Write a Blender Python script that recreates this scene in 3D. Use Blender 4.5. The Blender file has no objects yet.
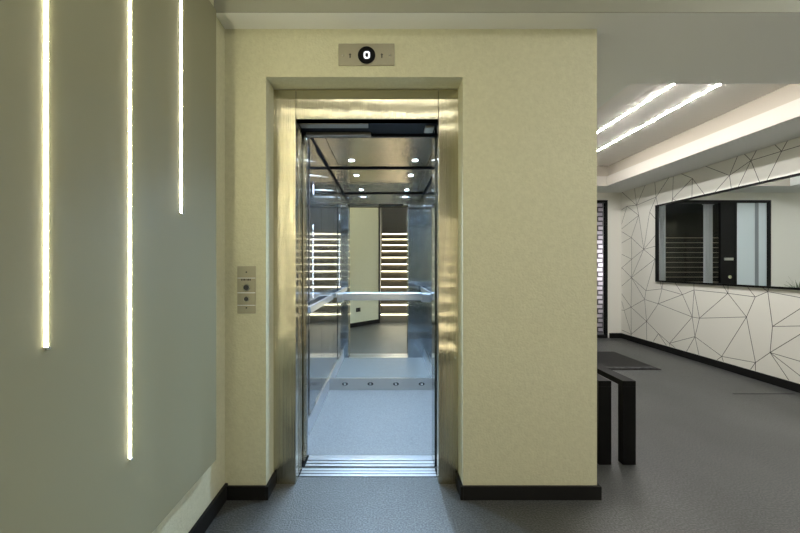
import bpy, bmesh, math, random
from mathutils import Vector, Matrix
from mathutils.geometry import delaunay_2d_cdt
random.seed(7)
scene = bpy.context.scene
C = scene.collection
PI = math.pi

# ------------------------------------------------------------------ materials
MATS = {}
def new_mat(name):
    m = bpy.data.materials.new(name); m.use_nodes = True
    nt = m.node_tree
    b = nt.nodes['Principled BSDF']
    MATS[name] = m
    return m, nt, b
def N(nt, kind, **kw):
    n = nt.nodes.new(kind)
    for k, v in kw.items():
        if k in n.inputs: n.inputs[k].default_value = v
        else: setattr(n, k, v)
    return n
def pos_vec(nt, scale=(1, 1, 1)):
    g = nt.nodes.new('ShaderNodeNewGeometry')
    mp = nt.nodes.new('ShaderNodeMapping'); mp.inputs['Scale'].default_value = scale
    nt.links.new(g.outputs['Position'], mp.inputs['Vector'])
    return mp.outputs['Vector']
def mat(name, col, rough=.5, metal=0., bump=None, var=None, spec=.5, coat=0.):
    """bump=(scale xyz, noise scale, strength, distance); var=(noise scale, low colour, high colour)"""
    m, nt, b = new_mat(name)
    b.inputs['Base Color'].default_value = (*col, 1)
    b.inputs['Roughness'].default_value = rough
    b.inputs['Metallic'].default_value = metal
    b.inputs['Specular IOR Level'].default_value = spec
    b.inputs['Coat Weight'].default_value = coat
    if var:
        n = N(nt, 'ShaderNodeTexNoise', Scale=var[0], Detail=6., Roughness=.6)
        nt.links.new(pos_vec(nt), n.inputs['Vector'])
        r = nt.nodes.new('ShaderNodeValToRGB')
        r.color_ramp.elements[0].position = .3; r.color_ramp.elements[1].position = .7
        r.color_ramp.elements[0].color = (*var[1], 1); r.color_ramp.elements[1].color = (*var[2], 1)
        nt.links.new(n.outputs['Fac'], r.inputs['Fac'])
        nt.links.new(r.outputs['Color'], b.inputs['Base Color'])
    if bump:
        n = N(nt, 'ShaderNodeTexNoise', Scale=bump[1], Detail=3.)
        nt.links.new(pos_vec(nt, bump[0]), n.inputs['Vector'])
        bp = N(nt, 'ShaderNodeBump', Strength=bump[2], Distance=bump[3])
        nt.links.new(n.outputs['Fac'], bp.inputs['Height'])
        nt.links.new(bp.outputs['Normal'], b.inputs['Normal'])
    return m
def brushed(name, col, rough, aniso, axis, bump=None):
    # vertical (or lengthwise) hairline grain: highlights spread across the grain
    m = mat(name, col, rough, 1., bump=bump)
    nt = m.node_tree; b = nt.nodes['Principled BSDF']
    b.inputs['Anisotropic'].default_value = aniso
    if axis == 'wall':
        g = nt.nodes.new('ShaderNodeNewGeometry')
        v = N(nt, 'ShaderNodeVectorMath', operation='CROSS_PRODUCT'); v.inputs[1].default_value = (0, 0, 1)
        nt.links.new(g.outputs['True Normal'], v.inputs[0]); nt.links.new(v.outputs['Vector'], b.inputs['Tangent'])
    else:
        v = N(nt, 'ShaderNodeCombineXYZ', X=1.); nt.links.new(v.outputs['Vector'], b.inputs['Tangent'])
    return m
def emit(name, col, strength):
    m, nt, b = new_mat(name)
    b.inputs['Base Color'].default_value = (.8, .8, .8, 1)
    b.inputs['Emission Color'].default_value = (*col, 1)
    b.inputs['Emission Strength'].default_value = strength
    return m

WARM = (1.0, .90, .66)
plaster = mat('beige stucco', (.56, .555, .40), .85, bump=((1, 1, 1), 95., .55, .005),
              var=(45., (.53, .525, .375), (.59, .585, .425)))
panel_m = mat('grey panel paint', (.265, .258, .165), .55, bump=((1, 1, 1), 240., .08, .001))
ceil_m = mat('grey ceiling paint', (.75, .76, .745), .9)
fascia_shade_m = mat('olive grey shaded fascia', (.31, .315, .265), .9)  # unlit look of the near fascia is put into its colour
white_ceil = mat('white ceiling paint', (.74, .71, .66), .9)
coffer_shade_m = mat('tan shaded coffer face', (.32, .285, .235), .9)  # upper coffer face; its shade above the lip is put into the colour
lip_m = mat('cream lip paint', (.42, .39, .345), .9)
cream = mat('cream wall paint', (.76, .745, .69), .85)
white_wall = mat('white wall paint', (.72, .71, .69), .9)
line_m = mat('dark line paint', (.035, .033, .03), .7)
black_m = mat('black skirting paint', (.010, .010, .010), .5, spec=.15)
black_metal = mat('black powder coated steel', (.004, .004, .004), .5, spec=.12)
steel = brushed('brushed stainless steel', (.62, .585, .455), .15, 1., 'wall', bump=((9., 2., 6.), 1.0, .10, .010))
# hairline grain of the door frame: fine vertical grooves spread reflections sideways
nt = steel.node_tree; bs = nt.nodes['Principled BSDF']; old = bs.inputs['Normal'].links[0].from_node
hn = N(nt, 'ShaderNodeTexNoise', Scale=1., Detail=1.)
nt.links.new(pos_vec(nt, (420., 420., .6)), hn.inputs['Vector'])
hb = N(nt, 'ShaderNodeBump', Strength=.36, Distance=.0035)
nt.links.new(hn.outputs['Fac'], hb.inputs['Height']); nt.links.new(old.outputs['Normal'], hb.inputs['Normal'])
nt.links.new(hb.outputs['Normal'], bs.inputs['Normal'])
steel_flat = mat('satin stainless plate', (.40, .38, .30), .45, 1.)
kick_m = mat('kick plate steel', (.60, .60, .58), .3, 1.)
cab_steel = brushed('polished blue cast steel', (.41, .435, .465), .12, 1., 'wall', bump=((3., 3., 3.), 1.0, .07, .008))
cab_ceil = brushed('polished steel ceiling', (.50, .41, .30), .16, 1., 'flat', bump=((2.0, 6., 1), 1.6, .3, .010))
mirror_m = mat('mirror glass', (.88, .93, .93), .0, 1.)
alu = mat('aluminium', (.72, .74, .78), .3, 1.)
rail_m = mat('satin rail steel', (.55, .575, .615), .28, 1.)
dark_gap = mat('dark gap', (.006, .006, .006), .8, spec=.1)
dark_steel = mat('dark steel', (.05, .05, .05), .5, .6)
car_floor = mat('blue grey speckled vinyl', (.115, .118, .118), .5,
                var=(110., (.072, .074, .074), (.158, .16, .16)))
guide_steel = mat('grey guide steel', (.22, .20, .16), .45, 1.)
tread_m = mat('brown stone step', (.12, .10, .07), .6, var=(14., (.105, .088, .062), (.135, .113, .08)))
glass_dark = mat('dark night glass', (.012, .013, .014), .03, 0., spec=.8)
frost = mat('pale frosted film', (.62, .70, .75), .35)
curtain_m = mat('white curtain cloth', (.68, .71, .75), .9)
leaf_m = mat('green leaf', (.10, .15, .08), .5, var=(9., (.07, .12, .06), (.22, .27, .17)))
pot_m = mat('grey planter', (.10, .10, .10), .5)
soil_m = mat('soil', (.03, .02, .015), .95)
bark_m = mat('plant stem', (.12, .09, .06), .9)
night_ground = mat('outdoor paving', (.10, .10, .10), .9)
reflection_pale = mat('pale reflection bar', (.62, .55, .42), .6)
text_m = mat('dark engraved marks', (.02, .02, .02), .6)
chrome = mat('chrome', (.8, .8, .78), .12, 1.)
socket_m = mat('black plastic', (.006, .006, .007), .5, spec=.08)

# floor: dark grey resin with cloudy wear and fine grain
m, nt, b = new_mat('dark grey resin floor'); floor_m = m
n1 = N(nt, 'ShaderNodeTexNoise', Scale=1.6, Detail=8., Roughness=.65)
nt.links.new(pos_vec(nt, (1, .6, 1)), n1.inputs['Vector'])
n2 = N(nt, 'ShaderNodeTexNoise', Scale=120., Detail=2.)
nt.links.new(pos_vec(nt), n2.inputs['Vector'])
mx = N(nt, 'ShaderNodeMapRange'); mx.inputs['From Min'].default_value = .38; mx.inputs['From Max'].default_value = .68
mx.inputs['To Min'].default_value = .55; mx.inputs['To Max'].default_value = 1.55
nt.links.new(n2.outputs['Fac'], mx.inputs['Value'])
r = nt.nodes.new('ShaderNodeValToRGB')
r.color_ramp.elements[0].position = .35; r.color_ramp.elements[0].color = (.052, .054, .053, 1)
r.color_ramp.elements[1].position = .68; r.color_ramp.elements[1].color = (.080, .083, .082, 1)
nt.links.new(n1.outputs['Fac'], r.inputs['Fac'])
vm = N(nt, 'ShaderNodeVectorMath', operation='SCALE')
nt.links.new(r.outputs['Color'], vm.inputs[0]); nt.links.new(mx.outputs[0], vm.inputs['Scale'])
nt.links.new(vm.outputs[0], b.inputs['Base Color'])
b.inputs['Roughness'].default_value = .42
bp = N(nt, 'ShaderNodeBump', Strength=.6, Distance=.004)
nt.links.new(n2.outputs['Fac'], bp.inputs['Height']); nt.links.new(bp.outputs['Normal'], b.inputs['Normal'])

# brick
m, nt, b = new_mat('pale brick'); brick_m = m
br = N(nt, 'ShaderNodeTexBrick')
br.inputs['Scale'].default_value = 1.0
br.inputs['Brick Width'].default_value = .2; br.inputs['Row Height'].default_value = .085
br.inputs['Mortar Size'].default_value = .014
br.inputs['Color1'].default_value = (.62, .58, .60, 1); br.inputs['Color2'].default_value = (.45, .41, .43, 1)
br.inputs['Mortar'].default_value = (.05, .04, .045, 1)
g = nt.nodes.new('ShaderNodeNewGeometry'); sx = nt.nodes.new('ShaderNodeSeparateXYZ'); cx = nt.nodes.new('ShaderNodeCombineXYZ')
nt.links.new(g.outputs['Position'], sx.inputs[0]); nt.links.new(sx.outputs['X'], cx.inputs['X']); nt.links.new(sx.outputs['Z'], cx.inputs['Y'])
nt.links.new(cx.outputs[0], br.inputs['Vector']); nt.links.new(br.outputs['Color'], b.inputs['Base Color'])
b.inputs['Roughness'].default_value = .9

# door mat
mat_m = mat('charcoal coir mat', (.05, .05, .052), .95, bump=((1, 1, 1), 90., 1., .01),
            var=(16., (.008, .008, .009), (.10, .10, .105)))
# window glass
m, nt, b = new_mat('clear glass'); glass_m = m
b.inputs['Base Color'].default_value = (1, 1, 1, 1); b.inputs['Roughness'].default_value = 0.
b.inputs['Transmission Weight'].default_value = 1.; b.inputs['IOR'].default_value = 1.3

panel_led = emit('warm white strip light', (1.0, .92, .62), 46.)
ceil_led = emit('white ceiling line light', (1.0, .96, .78), 11.)
coffer_led = emit('white coffer line light', (1.0, .98, .95), 250.)
passage_fill_led = emit('passage fill light', (1.0, 1.0, 1.0), 60.)
right_fill_led = emit('white lobby fill light', (1.0, .98, .94), 120.)
stair_led = emit('stair nosing light', (1.0, .88, .62), 10.)
spot_led = emit('cool spot lens', (.82, .91, 1.0), 40.)
digit_m = emit('lit digit', (.80, .85, 1.0), .75)
button_led = emit('button halo', (.75, .85, 1.0), .9)

# ------------------------------------------------------------------ mesh helpers
def add_box(bm, x0, x1, y0, y1, z0, z1, bevel=0., mi=0, mtx=None, seg=2):
    vs = [bm.verts.new((x, y, z)) for x in (x0, x1) for y in (y0, y1) for z in (z0, z1)]
    fi = [(0, 1, 3, 2), (4, 6, 7, 5), (0, 4, 5, 1), (2, 3, 7, 6), (0, 2, 6, 4), (1, 5, 7, 3)]
    fs = [bm.faces.new([vs[i] for i in f]) for f in fi]
    for f in fs: f.material_index = mi
    allv = vs
    if bevel > 0:
        es = list({e for f in fs for e in f.edges})
        r = bmesh.ops.bevel(bm, geom=es, offset=bevel, segments=seg, affect='EDGES', profile=.5)
        allv = list({v for f in r['faces'] for v in f.verts} | {v for v in vs if v.is_valid})
        for f in {f for v in allv for f in v.link_faces}: f.material_index = mi
    if mtx is not None:
        bmesh.ops.transform(bm, matrix=mtx, verts=allv)
    return allv
def add_cyl(bm, p0, p1, r0, r1=None, n=24, mi=0):
    if r1 is None: r1 = r0
    p0, p1 = Vector(p0), Vector(p1); d = (p1 - p0)
    a = d.orthogonal().normalized(); bb = d.normalized().cross(a)
    ra = [bm.verts.new(p0 + (a * math.cos(t) + bb * math.sin(t)) * r0) for t in [2 * PI * i / n for i in range(n)]]
    rb = [bm.verts.new(p1 + (a * math.cos(t) + bb * math.sin(t)) * r1) for t in [2 * PI * i / n for i in range(n)]]
    for i in range(n):
        f = bm.faces.new((ra[i], ra[(i + 1) % n], rb[(i + 1) % n], rb[i])); f.smooth = True; f.material_index = mi
    bm.faces.new(ra[::-1]).material_index = mi; bm.faces.new(rb).material_index = mi
def add_prism(bm, pts, axis, a0, a1, mi=0):
    """polygon pts (u,v) extruded along axis from a0 to a1"""
    def P(u, v, w):
        return {'x': (w, u, v), 'y': (u, w, v), 'z': (u, v, w)}[axis]
    A = [bm.verts.new(P(u, v, a0)) for u, v in pts]; B = [bm.verts.new(P(u, v, a1)) for u, v in pts]
    n = len(pts)
    fs = [bm.faces.new(A), bm.faces.new(B[::-1])]
    for i in range(n): fs.append(bm.faces.new((A[i], B[i], B[(i + 1) % n], A[(i + 1) % n])))
    for f in fs: f.material_index = mi
def add_tube(bm, pts, r, n=12, mi=0):
    pts = [Vector(p) for p in pts]; rings = []
    up = Vector((0, 0, 1))
    for i, p in enumerate(pts):
        d = (pts[min(i + 1, len(pts) - 1)] - pts[max(i - 1, 0)]).normalized()
        a = d.cross(up)
        if a.length < 1e-3: a = d.cross(Vector((1, 0, 0)))
        a.normalize(); bb = d.cross(a)
        rings.append([bm.verts.new(p + (a * math.cos(t) + bb * math.sin(t)) * r) for t in [2 * PI * k / n for k in range(n)]])
    for A, B in zip(rings, rings[1:]):
        for k in range(n):
            f = bm.faces.new((A[k], A[(k + 1) % n], B[(k + 1) % n], B[k])); f.smooth = True; f.material_index = mi
    bm.faces.new(rings[0][::-1]); bm.faces.new(rings[-1])
def obj(name, bm, mats, parent=None):
    bmesh.ops.recalc_face_normals(bm, faces=bm.faces)
    me = bpy.data.meshes.new(name); bm.to_mesh(me); bm.free()
    for mm in (mats if isinstance(mats, (list, tuple)) else [mats]): me.materials.append(mm)
    o = bpy.data.objects.new(name, me); C.objects.link(o)
    if parent is not None:
        o.parent = parent
        o.matrix_parent_inverse = Matrix.Translation(-parent.location) if parent.type == 'EMPTY' and parent.parent is None else Matrix.Identity(4)
    return o
def boxes(name, lst, mats, parent=None, bevel=0.):
    bm = bmesh.new()
    for bx in lst: add_box(bm, *bx, bevel=bevel)
    return obj(name, bm, mats, parent)
def tag(o, label, cat, group=None):
    o['label'] = label; o['category'] = cat
    if group: o['group'] = group
    return o
def thing(name, loc, label, cat, group=None):
    o = bpy.data.objects.new(name, None); C.objects.link(o); o.location = loc
    o.empty_display_size = .1
    return tag(o, label, cat, group)
def struct(name, lst, mats, bevel=0.):
    o = boxes(name, lst, mats, None, bevel); o['kind'] = 'structure'; return o
def struct_bm(name, bm, mats):
    o = obj(name, bm, mats); o['kind'] = 'structure'; return o

# ------------------------------------------------------------------ dimensions (metres)
XL, XS, XR = -.841, 1.1025, 3.97         # left wall, right face of the shaft, right wall
YW, YF, YFAR, YB = 1.970, 2.101, 6.36, -.72
ZS, ZC = 2.453, 2.78                     # soffit, high ceiling
XA, XB = -.13, 1.40                      # stair flight sides

# ------------------------------------------------------------------ setting
struct('floor', [(-1.1, XR + .1, -1.0, 6.36, -.12, 0)], floor_m)
struct('ground_outside', [(0, 5.6, 6.36, 9.2, -.14, -.02)], night_ground)
# front wall with the lift opening
bm = bmesh.new()
add_prism(bm, [(XL - .12, 0), (-.627, 0), (-.627, 2.2025), (.402, 2.2025), (.402, 0), (XS, 0), (XS, ZC), (XL - .12, ZC)], 'y', YW, YF)
struct_bm('wall_front', bm, plaster)
struct('wall_shaft', [(XS - .12, XS, YF, 3.95, 0, ZC), (-1.1, XS - .12, 3.83, 3.95, 0, ZC), (-1.2, -1.1, YF, 3.95, 0, ZC), (-1.1, XL - .12, YF - .06, YF, 0, ZC)], plaster)
struct('wall_left', [(XL - .12, XL, .10, YW, 0, ZC), (XL - .12, XL, 3.95, YFAR, 0, ZC)], plaster)
# right wall with its triangle line drawing
bm = bmesh.new()
add_box(bm, XR, XR + .12, YB, YFAR + .1, 0, ZC)
pts = []
ny, nz = 21, 8
for i in range(ny + 1):
    for j in range(nz + 1):
        y = -.6 + i * .35 + (.175 if j % 2 else 0); z = -.1 + j * .335
        pts.append(Vector((y + random.uniform(-.15, .15), z + random.uniform(-.14, .14))))
res = delaunay_2d_cdt(pts, [], [], 0, 1e-5)
for (a, c) in res[1]:
    p, q = res[0][a].copy(), res[0][c].copy()
    if (p - q).length > .85 or random.random() < .16: continue
    # clip to the wall face
    def clip(p, q):
        t0, t1 = 0., 1.; d = q - p
        for k, lo, hi in ((0, YB + .02, YFAR - .01), (1, .09, ZS + .1)):
            if abs(d[k]) < 1e-9:
                if p[k] < lo or p[k] > hi: return None
                continue
            u, v = (lo - p[k]) / d[k], (hi - p[k]) / d[k]
            if u > v: u, v = v, u
            t0, t1 = max(t0, u), min(t1, v)
        return (p + d * t0, p + d * t1) if t1 > t0 + .01 else None
    cc = clip(p, q)
    if not cc: continue
    p, q = cc; d = (q - p).normalized(); nn = Vector((-d.y, d.x)) * .0026
    x = XR - .0012
    vs = [bm.verts.new((x, w.x, w.y)) for w in (p + nn, q + nn, q - nn, p - nn)]
    vs2 = [bm.verts.new((XR + .001, w.x, w.y)) for w in (p + nn, q + nn, q - nn, p - nn)]
    fs = [bm.faces.new(vs)] + [bm.faces.new((vs[i], vs[(i + 1) % 4], vs2[(i + 1) % 4], vs2[i])) for i in range(4)]
    for f in fs: f.material_index = 1
struct_bm('wall_right', bm, [cream, line_m])
# far wall round the glazed entrance
EX0, EX1, EZ = 1.41, 3.745, 2.328
struct('wall_far', [(XL - .12, EX0, YFAR, YFAR + .15, 0, ZC), (EX1, XR, YFAR, YFAR + .15, 0, ZC), (EX0, EX1, YFAR, YFAR + .15, EZ, ZC)], cream)
# behind the camera: slanted wall, stair side walls, back wall
bm = bmesh.new()
add_prism(bm, [(-.84, .12), (-.158, -.65), (-.158, -.80), (-.96, .10), (-.96, .16)], 'z', 0, ZC)
struct_bm('wall_slanted', bm, plaster)
struct('trim_1', [(-.158, XA, -.80, -.64, 0, ZC)], black_m)
YS = YB - 12 * .28
struct('wall_stair_left', [(XA - .12, XA, YS - 1.2, -.80, 0, 4.4)], white_wall)
struct('wall_stair_right', [(XB, XB + .12, YS - 1.2, YB, 0, 4.4)], white_wall)
struct('wall_stair_back', [(XA - .12, XB + .12, YS - 1.32, YS - 1.2, 0, 4.4)], white_wall)
struct('wall_back', [(XB + .12, XR, YB - .12, YB, 0, ZC)], cream)
# ceilings
struct('ceiling', [(-1.2, XR + .12, YB, YFAR + .15, ZC, ZC + .1),
                   (-1.2, XA - .12, -.80, YB, ZC, ZC + .1)], white_ceil)
struct('ceiling_stair', [(XA - .12, XB + .12, YS - 1.32, YB, 4.4, 5.3), (XA - .12, XB + .12, YB, YB + .1, ZC + .1, 4.4)], white_wall)
bm = bmesh.new()
SY0, SY1 = 1.845, 2.564
add_box(bm, XL, XR, SY0, YW, ZS, ZC)
add_box(bm, XS, XR, YW, SY1, ZS, ZC)
add_box(bm, XS, 1.665, SY1, YFAR, ZS, ZC)
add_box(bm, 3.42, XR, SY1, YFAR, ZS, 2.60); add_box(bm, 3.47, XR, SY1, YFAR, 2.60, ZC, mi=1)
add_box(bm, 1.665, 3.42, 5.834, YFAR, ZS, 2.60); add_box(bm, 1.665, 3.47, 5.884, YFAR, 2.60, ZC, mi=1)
add_box(bm, -1.1, XS, 3.95, YFAR, ZS, ZC)
# white lips of the coffer
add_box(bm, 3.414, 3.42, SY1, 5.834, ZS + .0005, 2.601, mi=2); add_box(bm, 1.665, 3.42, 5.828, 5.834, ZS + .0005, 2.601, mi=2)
# near fascia face
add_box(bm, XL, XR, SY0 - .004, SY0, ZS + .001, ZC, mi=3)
struct_bm('ceiling_soffit', bm, [ceil_m, coffer_shade_m, lip_m, fascia_shade_m])
# skirting
BB = .070
struct('baseboard_left', [(XL, XL + .016, .12, YW, 0, BB + .012)], black_m, .002)
struct('baseboard_front', [(XL + .016, -.627, YW - .016, YW, 0, BB), (-.643 + .016, -.611, YW - .016, 2.095, 0, BB),
                           (.386, .402, YW - .016, 2.095, 0, BB), (.402, XS + .016, YW - .016, YW, 0, BB)], black_m, .002)
struct('baseboard_shaft', [(XS, XS + .016, YW, 3.95, 0, BB)], black_m, .002)
struct('baseboard_right', [(XR - .016, XR, YB, YFAR, 0, .085)], black_m, .002)
struct('baseboard_far', [(EX1 + .02, XR - .016, YFAR - .016, YFAR, 0, .085), (XL, EX0 - .02, YFAR - .016, YFAR, 0, .085)], black_m, .002)
dv = Vector((.682, -.77)).normalized(); nv = Vector((.77, .682)).normalized()
bm = bmesh.new()
p0, p1 = Vector((-.82, .0974)), Vector((-.158, -.65))
add_prism(bm, [tuple(p0), tuple(p1), tuple(p1 + nv * .016), tuple(p0 + nv * .016)], 'z', 0, .085)
struct_bm('baseboard_slanted', bm, black_m)
struct('baseboard_back', [(XB + .12, XR - .016, YB, YB + .016, 0, .085)], black_m, .002)
# thin groove plate in the floor
struct('trim_2', [(3.30, 3.88, 3.575, 3.590, 0, .0015)], black_m)

# ------------------------------------------------------------------ stairs behind the camera
bm = bmesh.new()
prof = []
RI, RU = .181, .28
y = YB; z = 0.
prof.append((YB, 0))
for k in range(12):
    prof.append((YB - k * RU, (k + 1) * RI)); prof.append((YB - (k + 1) * RU, (k + 1) * RI))
prof.append((YS - 1.19, 12 * RI)); prof.append((YS - 1.19, 0))
add_prism(bm, prof, 'x', XA + .002, XB - .002)
st = thing('staircase', (.45, YB, 0), 'brown stone staircase with a glowing light line under every step, seen in the lift mirror', 'staircase')
fl = obj('flight', bm, tread_m, st)
for k in range(12):
    yk = YB - k * RU; zk = (k + 1) * RI
    bm = bmesh.new()
    add_box(bm, XA + .001, XB - .001, yk - .03, yk + .022, zk, zk + .022, bevel=.003)
    nz_ = obj('nosing', bm, tread_m, st)
    bm = bmesh.new()
    add_box(bm, XA + .02, XB - .02, yk + .001, yk + .0215, zk - .014, zk - .0005)
    obj('light_strip', bm, stair_led, st)

# ------------------------------------------------------------------ decorative panel on the left wall
XP = -.79
pn = thing('light_panel', (XP - .02, .9, .3134), 'large grey wall panel on the left wall with three vertical light strips', 'wall panel')
bm = bmesh.new(); add_box(bm, XL + .03, XP, .30, 1.756, .3134, 2.405, bevel=.002)
obj('panel_board', bm, panel_m, pn)
bm = bmesh.new(); add_box(bm, XL, XL + .03, .36, 1.66, .40, 2.3)
obj('backing_frame', bm, dark_steel, pn)
for (yc, zb, w, lab) in ((.876, 1.027, .0100, 'middle-length light strip nearest the camera'), (1.163, (.623), .0100, 'longest light strip'), (1.453, 1.419, .0105, 'shortest light strip nearest the lift')):
    bm = bmesh.new()
    n = 8; half = w / 2
    prf = [(yc - half, XP - .001)] + [(yc - half * math.cos(PI * i / n), XP + .0028 * math.sin(PI * i / n)) for i in range(0, n + 1)] + [(yc + half, XP - .001)]
    pr = [(x_, y_) for (y_, x_) in prf]
    add_prism(bm, pr, 'z', zb, 2.395)
    o = obj('light_strip', bm, panel_led, pn); o['label'] = lab
    bm = bmesh.new(); add_box(bm, XP - .001, XP + .006, yc - half, yc + half, zb - .006, zb)
    obj('end_cap', bm, alu, o)

# ------------------------------------------------------------------ lift: landing frame
fr = thing('elevator_door_frame', (-.10, YF, 0), 'brushed stainless steel door frame around the open lift doorway', 'door frame')
YD = 2.165
def plate(name, x0, x1, z0, z1, par, y0=YF, y1=YF + .03):
    bm = bmesh.new(); add_box(bm, x0, x1, y0, y1, z0, z1, bevel=.0015); return obj(name, bm, steel, par)
bm = bmesh.new(); add_box(bm, -.64, -.503, YF, YF + .03, 0, 2.20, bevel=.0015); add_box(bm, -.532, -.503, YF + .028, YD, 0, 2.034)
obj('stile', bm, steel, fr)
bm = bmesh.new(); add_box(bm, .293, .415, YF, YF + .03, 0, 2.20, bevel=.0015); add_box(bm, .293, .322, YF + .028, YD, 0, 2.034)
obj('stile', bm, steel, fr)
bm = bmesh.new(); add_box(bm, -.501, .291, YF, YF + .03, 2.034, 2.20, bevel=.0015); add_box(bm, -.501, .291, YF + .028, YD, 2.034, 2.06)
obj('header', bm, steel, fr)
bm = bmesh.new(); add_cyl(bm, (.386, YF - .004, .705), (.386, YF + .005, .705), .006, n=16)
obj('screw', bm, chrome, fr)

# landing door panels, slid open to the left
def door_panel(name, y0, y1, xe, label, grp):
    t = thing(name, (xe - .2, (y0 + y1) / 2, .012), label, 'lift door')
    bm = bmesh.new(); add_box(bm, xe - .415, xe, y0, y1, .012, 2.03, bevel=.002); obj('leaf', bm, steel, t)
    bm = bmesh.new(); add_box(bm, xe, xe + .004, y0 + .006, y1 - .006, .014, 2.028, bevel=.001); obj('edge_seal', bm, steel, t)
    return t
door_panel('landing_door', 2.176, 2.205, -.5045, 'edge of the front landing door leaf slid open behind the left steel stile', 'a')
door_panel('landing_door', 2.214, 2.243, -.5045, 'edge of the second landing door leaf, just behind the front one', 'a')
door_panel('car_door', 2.318, 2.346, -.5045, 'edge of the lift car door leaf, slid open just past the threshold gap', 'a')
door_panel('car_door', 2.356, 2.384, -.5045, 'edge of the innermost car door leaf, against the lift car wall', 'a')

# header track between landing and car
tr = thing('door_track', (-.10, 2.29, 2.034), 'dark steel door track with grey guide strips above the open lift doorway', 'door track')
bm = bmesh.new(); add_box(bm, -1.05, .47, 2.168, 2.388, 2.05, 2.172); obj('track_housing', bm, dark_gap, tr)
bm = bmesh.new(); add_box(bm, -.50, -.105, 2.172, 2.236, 2.032, 2.0495, bevel=.002); obj('guide_strip', bm, guide_steel, tr)
bm = bmesh.new(); add_box(bm, -.50, -.095, 2.35, 2.387, 2.032, 2.0495, bevel=.002); obj('guide_strip', bm, guide_steel, tr)
bm = bmesh.new(); add_box(bm, .235, .287, 2.24, 2.33, 2.036, 2.0495, bevel=.002); obj('bracket', bm, steel_flat, tr)

# sills
def sill(name, y0, y1, label, zt=.004, grooves=3):
    t = thing(name, (-.1, (y0 + y1) / 2, 0), label, 'threshold')
    bm = bmesh.new()
    add_box(bm, -.60, .42, y0, y1, -.0, zt - .003); bmat = obj('base_strip', bm, dark_gap, t)
    n = grooves; w = (y1 - y0) / n
    for k in range(n):
        bm = bmesh.new(); add_box(bm, -.50, .292, y0 + k * w + .005, y0 + (k + 1) * w - .005, .0005, zt, bevel=.001)
        obj('ridge', bm, alu, t)
    return t
sill('landing_threshold', 2.171, 2.262, 'grooved aluminium landing sill at the front of the lift doorway')
# ------------------------------------------------------------------ lift car
CX0, CX1, CY0, CY1, CZ = -.565, .505, 2.411, 3.694, 2.175
car = thing('elevator_car', (-.03, 3.05, 0), 'polished steel lift car interior with mirror, handrails and cool ceiling spots', 'lift car')
def cpart(name, lst, mm, bevel=0., parent=car): return boxes(name, lst, mm, parent, bevel)
cpart('car_floor', [(CX0, CX1, CY0, CY1, 0, .006)], car_floor)
# car sill
for k, (a, c) in enumerate(((2.282, 2.304), (2.317, 2.341), (2.354, 2.409))):
    cpart('sill_ridge', [(-.49, .292, a, c, .0005, .006)], alu, .001)
cpart('sill_base', [(-.60, .42, 2.276, 2.411, 0, .0004)], dark_gap)
# side walls in panels with dark joints
cpart('wall_lining', [(CX0 - .03, CX0 - .008, CY0, CY1 + .02, 0, CZ + .05)], dark_gap)
for (a, c) in ((CY0 + .004, 2.752), (2.995, 3.30), (3.306, CY1)):
    cpart('side_panel', [(CX0 - .008, CX0, a, c, .02, CZ - .012)], cab_steel, .0015)
cpart('wall_lining', [(CX1 + .008, CX1 + .03, CY0, CY1 + .02, 0, CZ + .05)], dark_gap)
for (a, c) in ((CY0 + .004, 2.83), (2.836, 3.26), (3.266, CY1)):
    cpart('side_panel', [(CX1, CX1 + .008, a, c, .02, CZ - .012)], cab_steel, .0015)
# front returns (face the mirror)
cpart('front_return', [(.293, CX1 + .03, CY0 - .02, CY0 + .002, 0, CZ + .05)], cab_steel, .001)
cpart('front_return', [(CX0 - .03, -.500, CY0 - .02, CY0 + .002, 0, CZ + .05)], cab_steel, .001)
cpart('front_transom', [(-.500, .293, CY0 - .01, CY0 + .002, 2.034, CZ + .05)], cab_steel, .001)
cpart('slam_post', [(.293, .322, 2.275, CY0 - .02, 0, 2.045)], cab_steel, .001)
# back mirror
cpart('mirror_back', [(CX0 - .03, CX1 + .03, CY1 + .006, CY1 + .03, 0, CZ + .05)], dark_gap)
cpart('mirror', [(CX0, CX1, CY1, CY1 + .006, .118, CZ)], mirror_m)
# kick plates
kp = cpart('kick_plate', [(CX0, CX1, CY1 - .014, CY1, .006, .1176)], kick_m, .002)
for x in (-.40, -.152, .098, .348):
    bm = bmesh.new()
    add_cyl(bm, (0, 0, 0), (0, -.004, 0), .03, .028, n=24)
    bmesh.ops.transform(bm, matrix=Matrix.Translation((x, CY1 - .0138, .064)) @ Matrix.Diagonal((1, 1, .55, 1)), verts=bm.verts)
    v = obj('vent_slot', bm, dark_steel, kp)
    bm = bmesh.new(); add_cyl(bm, (x, CY1 - .0175, .064), (x, CY1 - .021, .064), .011, n=16); obj('vent_cap', bm, chrome, kp)
cpart('kick_plate', [(CX0, CX0 + .012, CY0 + .01, CY1 - .014, .006, .1176)], alu, .002)
cpart('kick_plate', [(CX1 - .012, CX1, CY0 + .01, CY1 - .014, .006, .1176)], alu, .002)
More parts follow.
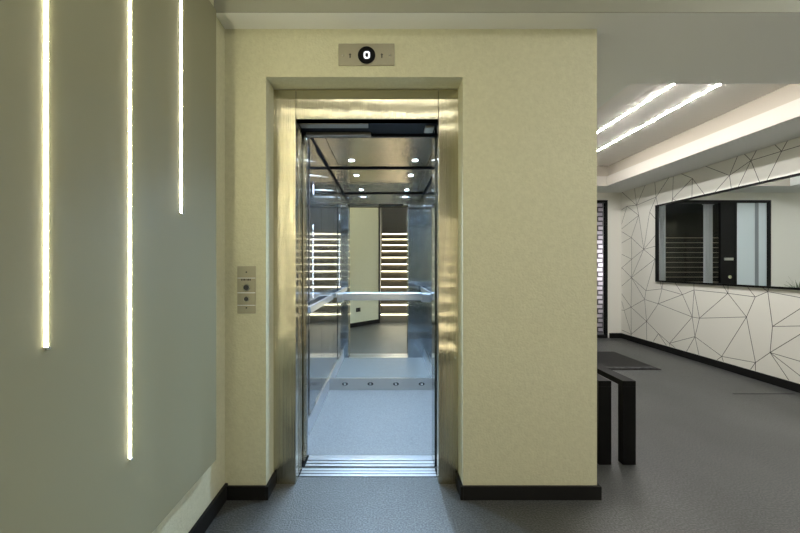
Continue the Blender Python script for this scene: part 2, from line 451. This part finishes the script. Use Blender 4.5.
# ceiling
cpart('ceiling_base', [(CX0 - .03, CX1 + .03, CY0, CY1 + .02, CZ + .02, CZ + .05)], dark_gap)
cpart('ceiling_panel', [(-.452, .392, CY0 + .018, CY1 - .018, CZ, CZ + .02)], cab_ceil, .002)
cpart('shadow_joint', [(CX0 + .014, CX1 - .014, CY1 - .014, CY1 - .0005, CZ - .012, CZ + .019)], dark_gap)  # dark strips put in for the shadow line at the ceiling joints
cpart('shadow_joint', [(CX0 + .014, CX1 - .014, CY0 + .003, CY0 + .016, CZ - .012, CZ + .019)], dark_gap)
cpart('ceiling_border', [(CX0 + .016, -.458, CY0 + .018, CY1 - .018, CZ, CZ + .02)], cab_ceil, .002)
cpart('ceiling_border', [(.398, CX1 - .016, CY0 + .018, CY1 - .018, CZ, CZ + .02)], cab_ceil, .002)
cpart('shadow_joint', [(CX0, CX0 + .014, CY0, CY1, CZ - .012, CZ + .019)], dark_gap)
cpart('shadow_joint', [(CX1 - .014, CX1, CY0, CY1, CZ - .012, CZ + .019)], dark_gap)
for y in (2.651, 3.414):
    for x in (-.3115, .2626):
        bm = bmesh.new()
        add_cyl(bm, (x, y, CZ + .001), (x, y, CZ - .004), .034, .031, n=28)
        dl = obj('downlight', bm, chrome, car)
        bm = bmesh.new(); add_cyl(bm, (x, y, CZ - .0041), (x, y, CZ - .006), .022, n=24); obj('lens', bm, spot_led, dl)
        L = bpy.data.lights.new('downlight_beam', 'SPOT'); L.energy = 74; L.color = (.55, .76, 1.0)
        L.spot_size = math.radians(150); L.spot_blend = .8; L.shadow_soft_size = .022
        lo = bpy.data.objects.new('downlight_beam', L); C.objects.link(lo); lo.location = (x, y, CZ - .03)
# back handrail
RZ = .92
hr = cpart('handrail', [(-.42, .352, CY1 - .062, CY1 - .034, RZ - .036, RZ + .036)], rail_m, .006)
for x0, x1 in ((-.475, -.415), (.347, .437)):
    boxes('bracket', [(x0, x1, CY1 - .068, CY1 - .002, RZ - .052, RZ + .030)], rail_m, hr, .008)
# left handrail with its slanted free end
bm = bmesh.new()
add_prism(bm, [(2.54, RZ - .022), (2.50, RZ + .022), (3.60, RZ + .022), (3.60, RZ - .022)], 'x', CX0 + .040, CX0 + .062)
hl = obj('handrail', bm, rail_m, car)
for y in (2.58, 3.56):
    boxes('bracket', [(CX0 - .001, CX0 + .040, y - .025, y + .025, RZ - .022, RZ + .022)], rail_m, hl, .006)
bm = bmesh.new()
add_prism(bm, [(2.62, RZ - .028), (2.56, RZ - .028), (2.50, RZ + .028), (3.60, RZ + .028), (3.60, RZ - .028)], 'x', CX1 - .062, CX1 - .040)
hq = obj('handrail', bm, rail_m, car)
for y in (2.68, 3.56):
    boxes('bracket', [(CX1 - .040, CX1 + .001, y - .025, y + .025, RZ - .022, RZ + .022)], rail_m, hq, .006)
# control column on the left wall
cp = cpart('control_panel', [(CX0 - .008, CX0 + .008, 2.757, 2.990, .122, CZ - .016)], cab_steel, .002)
boxes('display', [(CX0 + .0075, CX0 + .010, 2.845, 2.915, 1.74, 1.86)], socket_m, cp, .001)
boxes('display_glow', [(CX0 + .0099, CX0 + .0106, 2.866, 2.894, 1.765, 1.835)], button_led, cp)
for k in range(11):
    z = .99 + k * .052
    bm = bmesh.new(); add_cyl(bm, (CX0 + .007, 2.885, z), (CX0 + .012, 2.885, z), .015, .014, n=20)
    bt = obj('button', bm, chrome, cp)
    bm = bmesh.new(); add_cyl(bm, (CX0 + .0065, 2.885, z), (CX0 + .0092, 2.885, z), .0195, n=20); obj('button_ring', bm, button_led, bt)

# ------------------------------------------------------------------ floor indicator over the doorway
ind = thing('floor_indicator', (-.10, YW, 2.317), 'slim steel floor indicator with a round black display showing 0, above the lift', 'indicator')
bm = bmesh.new(); add_box(bm, -.248, .0444, YW - .006, YW + .002, 2.260, 2.3749, bevel=.002); obj('face_plate', bm, steel_flat, ind)
ICX, ICZ = -.1008, 2.311
bm = bmesh.new(); add_cyl(bm, (ICX, YW - .005, ICZ), (ICX, YW - .010, ICZ), .0485, .0475, n=48)
rg = obj('display_ring', bm, steel_flat, ind)
bm = bmesh.new(); add_cyl(bm, (ICX, YW - .0095, ICZ), (ICX, YW - .0115, ICZ), .0455, n=48); dd = obj('display', bm, socket_m, ind)
# digit 0
bm = bmesh.new()
def ring_digit(bm, cx, cz, w, h, t, y0, y1):
    def rr(w, h, rad, n=5):
        out = []
        for (sx_, sz_, a0) in ((1, 1, 0), (-1, 1, 90), (-1, -1, 180), (1, -1, 270)):
            for i in range(n + 1):
                a = math.radians(a0 + 90 * i / n)
                out.append((cx + sx_ * (w / 2 - rad) + rad * math.cos(a), cz + sz_ * (h / 2 - rad) + rad * math.sin(a)))
        return out
    A = rr(w, h, w * .36); B = rr(w - 2 * t, h - 2 * t, (w - 2 * t) * .36)
    n = len(A)
    V = [[bm.verts.new((u, y, v)) for u, v in P] for P in (A, B) for y in (y0, y1)]
    a0_, a1_, b0_, b1_ = V
    for i in range(n):
        j = (i + 1) % n
        bm.faces.new((a0_[i], a0_[j], b0_[j], b0_[i])); bm.faces.new((a1_[i], b1_[i], b1_[j], a1_[j]))
        bm.faces.new((a0_[i], a1_[i], a1_[j], a0_[j])); bm.faces.new((b0_[i], b0_[j], b1_[j], b1_[i]))
ring_digit(bm, ICX + .001, ICZ + .0005, (.033), .039, .0090, YW - .0118, YW - .0110)
obj('digit', bm, digit_m, dd)
for x in (-.226, .0203):
    bm = bmesh.new(); add_cyl(bm, (x, YW - .0055, ICZ), (x, YW - .008, ICZ), .0045, n=14); obj('screw', bm, chrome, ind)
for x in (-.187, -.0215):
    bm = bmesh.new()
    add_prism(bm, [(x - .003, ICZ - .012), (x + .003, ICZ - .012), (x + .003, ICZ + .004), (x + .007, ICZ + .004), (x, ICZ + .013), (x - .007, ICZ + .004), (x - .003, ICZ + .004)], 'y', YW - .0066, YW - .005)
    obj('arrow', bm, dark_steel, ind)

# ------------------------------------------------------------------ call station
cs = thing('call_panel', (-.7275, YW, .967), 'narrow steel lift call plate with two round buttons, left of the doorway', 'call panel')
CXc = -.7275
bm = bmesh.new(); add_box(bm, -.776, -.679, YW - .005, YW + .002, .967, 1.215, bevel=.002); obj('face_plate', bm, steel_flat, cs)
for z, h in ((1.150, .004), (1.073, .005), (1.008, .004)):
    bm = bmesh.new(); add_box(bm, -.774, -.681, YW - .0065, YW - .0045, z, z + h, bevel=.0006); obj('ridge', bm, alu, cs)
for z, r0 in ((1.103, .020), (1.043, .016)):
    bm = bmesh.new(); add_cyl(bm, (CXc, YW - .0045, z), (CXc, YW - .009, z), r0, r0 * .93, n=28); bt = obj('button', bm, chrome, cs)
    bm = bmesh.new(); add_cyl(bm, (CXc, YW - .0088, z), (CXc, YW - .0105, z), r0 * .68, n=24); obj('button_cap', bm, dark_steel, bt)
for z in (1.183, .997):
    bm = bmesh.new(); add_cyl(bm, (CXc, YW - .0045, z), (CXc, YW - .0065, z), .004, n=14); obj('screw', bm, dark_steel, cs)
bm = bmesh.new()
xx = -.755
for w in (.007, .006, .008, .003, .006, .007, .007):
    add_box(bm, xx, xx + w - .0015, YW - .0054, YW - .0048, 1.139, 1.148); xx += w + .0012
obj('engraved_mark', bm, text_m, cs)

# socket on the slanted wall (seen in the lift mirror)
sc_ = Vector((-.84, .12)) + (Vector((.682, -.77)) * .41)
rotm = Matrix.Translation((sc_.x, sc_.y, .334)) @ Matrix(((dv.x, nv.x, 0, 0), (dv.y, nv.y, 0, 0), (0, 0, 1, 0), (0, 0, 0, 1)))
so = thing('wall_socket', (sc_.x, sc_.y, .334), 'small black socket low on the slanted beige wall, seen in the lift mirror', 'socket')
bm = bmesh.new(); add_box(bm, -.06, .06, -.002, .008, -.04, .04, bevel=.003, mtx=rotm); obj('cover_plate', bm, socket_m, so)
for k in (-.027, .027):
    bm = bmesh.new(); add_box(bm, k - .02, k + .02, .0078, .0098, -.022, .022, bevel=.003, mtx=rotm); obj('socket_insert', bm, dark_steel, so)

# ------------------------------------------------------------------ ceiling line lights
def line_light(x0, x1, y0, y1, label, grp, led=None, ZC=ZC):
    t = thing('ceiling_light', ((x0 + x1) / 2, (y0 + y1) / 2, ZC), label, 'ceiling light', grp)
    bm = bmesh.new(); add_box(bm, x0 - .003, x1 + .003, y0 - .003, y1 + .003, ZC - .004, ZC + .001, bevel=.001); obj('channel', bm, white_ceil, t)
    bm = bmesh.new(); add_box(bm, x0, x1, y0, y1, ZC - .007, ZC - .0035, bevel=.001); obj('diffuser', bm, led or ceil_led, t)
line_light(2.463, 2.472, 2.62, 5.50, 'left of the two long line lights in the white ceiling coffer', 'coffer line lights', coffer_led)
line_light(2.859, 2.868, 2.62, 5.50, 'right of the two long line lights, nearer the patterned wall', 'coffer line lights', coffer_led)
line_light(.10, .13, 4.3, 6.0, 'added unseen fill light on the low ceiling of the passage behind the lift shaft', 'passage fill light', passage_fill_led, ZS)  # added out of sight to light the far wall and the mirror
t = thing('stair_fill_light', (.45, -3.2, 4.4), 'added unseen fill light on the ceiling over the staircase behind the camera', 'ceiling light')  # unseen lamp added to brighten the wall above the stairs
boxes('channel', [(.12, .78, -3.23, -3.17, 4.39, 4.401)], alu, t, .001)
boxes('diffuser', [(.13, .77, -3.22, -3.18, 4.386, 4.3905)], ceil_led, t, .001)
for y, lab in ((.71, 'lobby line light above the camera, nearest the lift doorway'), (.35, 'middle one of the three lobby line lights above the camera'), (-.04, 'lobby line light above the camera, nearest the staircase')):
    line_light(-.62, 1.0, y - .0125, y + .0125, lab, 'lobby line lights')
for x, lab in ((2.2, 'added unseen fill light right of the camera, farther from the patterned wall'), (3.0, 'added unseen fill light right of the camera, nearest the patterned wall')):  # unseen lamps added to brighten the right side of the lobby
    line_light(x - .0125, x + .0125, -.3, 1.25, lab, 'lobby line lights', right_fill_led)

# ------------------------------------------------------------------ mirror on the right wall
MY0, MY1, MZ0, MZ1 = 2.75, 5.523, .985, 2.103
mr = thing('wall_mirror', (XR, (MY0 + MY1) / 2, MZ0), 'long rectangular mirror in a thin black frame on the patterned wall', 'mirror')
cy_ = .022
boxes('frame', [(XR - .028, XR - .001, MY0, MY1, MZ1 - cy_, MZ1), (XR - .028, XR - .001, MY0, MY1, MZ0, MZ0 + cy_),
                (XR - .028, XR - .001, MY0, MY0 + cy_, MZ0 + cy_, MZ1 - cy_), (XR - .028, XR - .001, MY1 - cy_, MY1, MZ0 + cy_, MZ1 - cy_)], black_metal, mr)
boxes('mirror_glass', [(XR - .014, XR - .006, MY0 + cy_, MY1 - cy_, MZ0 + cy_, MZ1 - cy_)], mirror_m, mr)

# ------------------------------------------------------------------ bench
bn = thing('bench', (1.41, 2.5, 0), 'low black steel bench of two flat bars standing beside the lift wall', 'bench')
BY0, BY1 = 2.302, 3.55
for x0, x1 in ((1.447, 1.5265), (1.3006, 1.377)):
    bm = bmesh.new(); add_box(bm, x0, x1, BY0, BY1, .478, .513, bevel=.002); obj('seat_bar', bm, black_metal, bn)
    for y in (BY0, BY1 - .05):
        bm = bmesh.new(); add_box(bm, x0, x1, y, y + .05, 0, .4785, bevel=.002); obj('leg', bm, black_metal, bn)
bm = bmesh.new(); add_box(bm, 1.3006, 1.5265, 2.80, 2.83, .5125, .605, bevel=.003); obj('divider', bm, black_metal, bn)
boxes('cross_bar', [(1.37, 1.45, 3.0, 3.05, .480, .508)], black_metal, bn)

# ------------------------------------------------------------------ door mat
dm = thing('door_mat', (2.6, 4.87, 0), 'charcoal ribbed door mat on the dark floor inside the entrance', 'door mat')
bm = bmesh.new(); add_box(bm, 1.90, 3.22, 4.404, 5.326, 0, .006, bevel=.002); obj('rubber_edge', bm, black_m, dm)
bm = bmesh.new(); add_box(bm, 1.93, 3.19, 4.434, 4.496, .0055, .014, bevel=.003); obj('pile', bm, mat_m, dm)

# ------------------------------------------------------------------ entrance glazing (far wall)
YG = YFAR + .03
bm = bmesh.new()
def fb(x0, x1, z0, z1, y0=YFAR + .005, y1=YFAR + .075): add_box(bm, x0, x1, y0, y1, z0, z1, bevel=.002)
fb(EX0, EX0 + .05, 0, EZ); fb(EX1 - .035, EX1, 0, EZ); fb(EX0 + .05, EX1 - .035, EZ - .045, EZ); fb(3.30, 3.352, 0, EZ - .045)
fb(1.985, 2.03, 0, EZ - .045); fb(3.352, EX1 - .035, 0, .05); fb(2.255, 3.30, 0, .05); fb(EX0 + .05, 1.985, 0, .05)
wf = struct_bm('window_1', bm, black_m)
def wpart(name, lst, mm, bevel=0.):
    return boxes(name, lst, mm, wf, bevel)
wpart('pane', [(3.352, EX1 - .035, YG, YG + .008, .05, EZ - .045)], glass_m)
wpart('pane', [(2.255, 3.30, YG, YG + .008, .05, EZ - .045)], glass_m)
wpart('frosted_pane', [(EX0 + .05, 1.985, YG, YG + .008, .05, EZ - .045)], frost)
wpart('film_strip', [(1.60, 1.66, YG - .004, YG, .05, EZ - .045)], mat('grey film', (.22, .25, .28), .4))
dr = struct('door_1', [(2.03, 2.255, YFAR + .01, YFAR + .06, .01, EZ - .045)], black_m, .002)
boxes('letter_plate', [(2.045, 2.20, YFAR + .002, YFAR + .011, 1.31, 1.355)], alu, dr, .002)
bm = bmesh.new(); add_cyl(bm, (2.11, YFAR + .012, 1.03), (2.11, YFAR - .004, 1.03), .028, n=24); obj('lock', bm, chrome, dr)
# curtains inside/outside
def curtain(x0, x1, y, label, folds):
    t = thing('curtain', ((x0 + x1) / 2, y, .03), label, 'curtain')
    bm = bmesh.new(); n = folds * 10; A = []; B = []
    for i in range(n + 1):
        x = x0 + (x1 - x0) * i / n; yy = y + .018 * math.sin(2 * PI * folds * i / n)
        A.append(bm.verts.new((x, yy, .03))); B.append(bm.verts.new((x, yy, EZ - .06)))
    for i in range(n):
        f = bm.faces.new((A[i], A[i + 1], B[i + 1], B[i])); f.smooth = True
    o = obj('cloth', bm, curtain_m, t)
    sm = o.modifiers.new('thick', 'SOLIDIFY'); sm.thickness = .003
    bm = bmesh.new(); add_cyl(bm, (x0 - .02, y, EZ - .055), (x1 + .02, y, EZ - .055), .006, n=12); obj('curtain_rod', bm, alu, t)
curtain(3.10, 3.27, YFAR + .13, 'white curtain behind the entrance glass nearest the patterned wall, seen in the mirror', 4)
curtain(2.29, 2.45, YFAR + .13, 'white curtain beside the dark entrance door, seen in the mirror', 3)
# outside: brick wall and pale bars added in place of the stair light reflections
bw = struct('wall_outside', [(3.35, 5.4, 6.95, 7.1, -.02, 3.2)], brick_m)
struct('wall_outside_dark', [(.2, 3.35, 8.4, 8.5, -.02, 3.4), (5.4, 5.5, 6.95, 8.5, -.02, 3.4)], mat('dark outdoor wall', (.012, .012, .012), .9))
rl = thing('reflection_bars', (2.3, 7.3, -.02), 'pale horizontal bars added outside the dark entrance glass for the stair light reflections, seen in the mirror', 'reflection bars')
for k in range(14):
    z = .52 + k * .095
    bm = bmesh.new(); add_box(bm, 1.0, 3.2, 7.29, 7.31, z, z + .011, bevel=.002); obj('bar', bm, reflection_pale, rl)
for x in (1.05, 2.1, 3.15):
    bm = bmesh.new(); add_box(bm, x - .02, x + .02, 7.31, 7.34, -.02, 1.85, bevel=.003); obj('post', bm, black_metal, rl)
L = bpy.data.lights.new('outdoor_lamp', 'POINT'); L.energy = 30; L.color = (.95, .95, 1.0); L.shadow_soft_size = .08
lo = bpy.data.objects.new('outdoor_lamp', L); C.objects.link(lo); lo.location = (4.35, 6.60, 1.25)

# ------------------------------------------------------------------ potted plant (seen in the mirror)
pl = thing('potted_plant', (1.33, 6.02, 0), 'spiky-leaved potted plant by the entrance, its leaf tips seen in the mirror', 'plant')
bm = bmesh.new(); add_cyl(bm, (1.33, 6.02, 0), (1.33, 6.02, .55), .13, .17, n=32); obj('pot', bm, pot_m, pl)
bm = bmesh.new(); add_cyl(bm, (1.33, 6.02, .549), (1.33, 6.02, .556), .158, n=32); obj('soil', bm, soil_m, pl)
bm = bmesh.new(); add_tube(bm, [(1.33, 6.02, .55), (1.335, 6.015, .68), (1.33, 6.02, .82)], .016); obj('stem', bm, bark_m, pl)
bm = bmesh.new()
for k in range(46):
    a = random.uniform(0, 2 * PI); el = math.radians(random.uniform(5, 80)); L_ = random.uniform(.18, .30)
    base = Vector((1.33, 6.02, .74 + random.uniform(0, .08)))
    h = Vector((math.cos(a), math.sin(a), 0)); s = h.cross(Vector((0, 0, 1)))
    prev = None
    for i in range(6):
        t = i / 5
        p = base + h * (L_ * t * math.cos(el)) + Vector((0, 0, L_ * t * math.sin(el) - .10 * t * t * math.cos(el)))
        w = .010 * (1 - t) ** .7 + .0008
        cur = [bm.verts.new(p + s * w), bm.verts.new(p + Vector((0, 0, .003))), bm.verts.new(p - s * w), bm.verts.new(p - Vector((0, 0, .0015)))]
        if prev:
            for q in range(4): bm.faces.new((prev[q], prev[(q + 1) % 4], cur[(q + 1) % 4], cur[q]))
        prev = cur
obj('foliage', bm, leaf_m, pl)

# ------------------------------------------------------------------ world, camera, view
w = bpy.data.worlds.new('world'); scene.world = w; w.use_nodes = True
w.node_tree.nodes['Background'].inputs['Color'].default_value = (.02, .025, .04, 1)
w.node_tree.nodes['Background'].inputs['Strength'].default_value = .3
cam = bpy.data.cameras.new('camera'); co = bpy.data.objects.new('camera', cam); C.objects.link(co)
co.location = (0, 0, 1.215); co.rotation_euler = (PI / 2, 0, 0)
cam.sensor_width = 36; cam.lens = 36 * 377 / 800
cam.shift_x = 14 / 800; cam.shift_y = -.5 / 800
cam.clip_start = .02
scene.camera = co
vs_ = scene.view_settings
vs_.view_transform = 'Standard'; vs_.look = 'None'; vs_.gamma = 1.; vs_.exposure = .5; vs_.use_curve_mapping = False
scene.cycles.max_bounces = 14; scene.cycles.glossy_bounces = 10; scene.cycles.diffuse_bounces = 6; scene.cycles.transmission_bounces = 8
scene.cycles.use_denoising = True
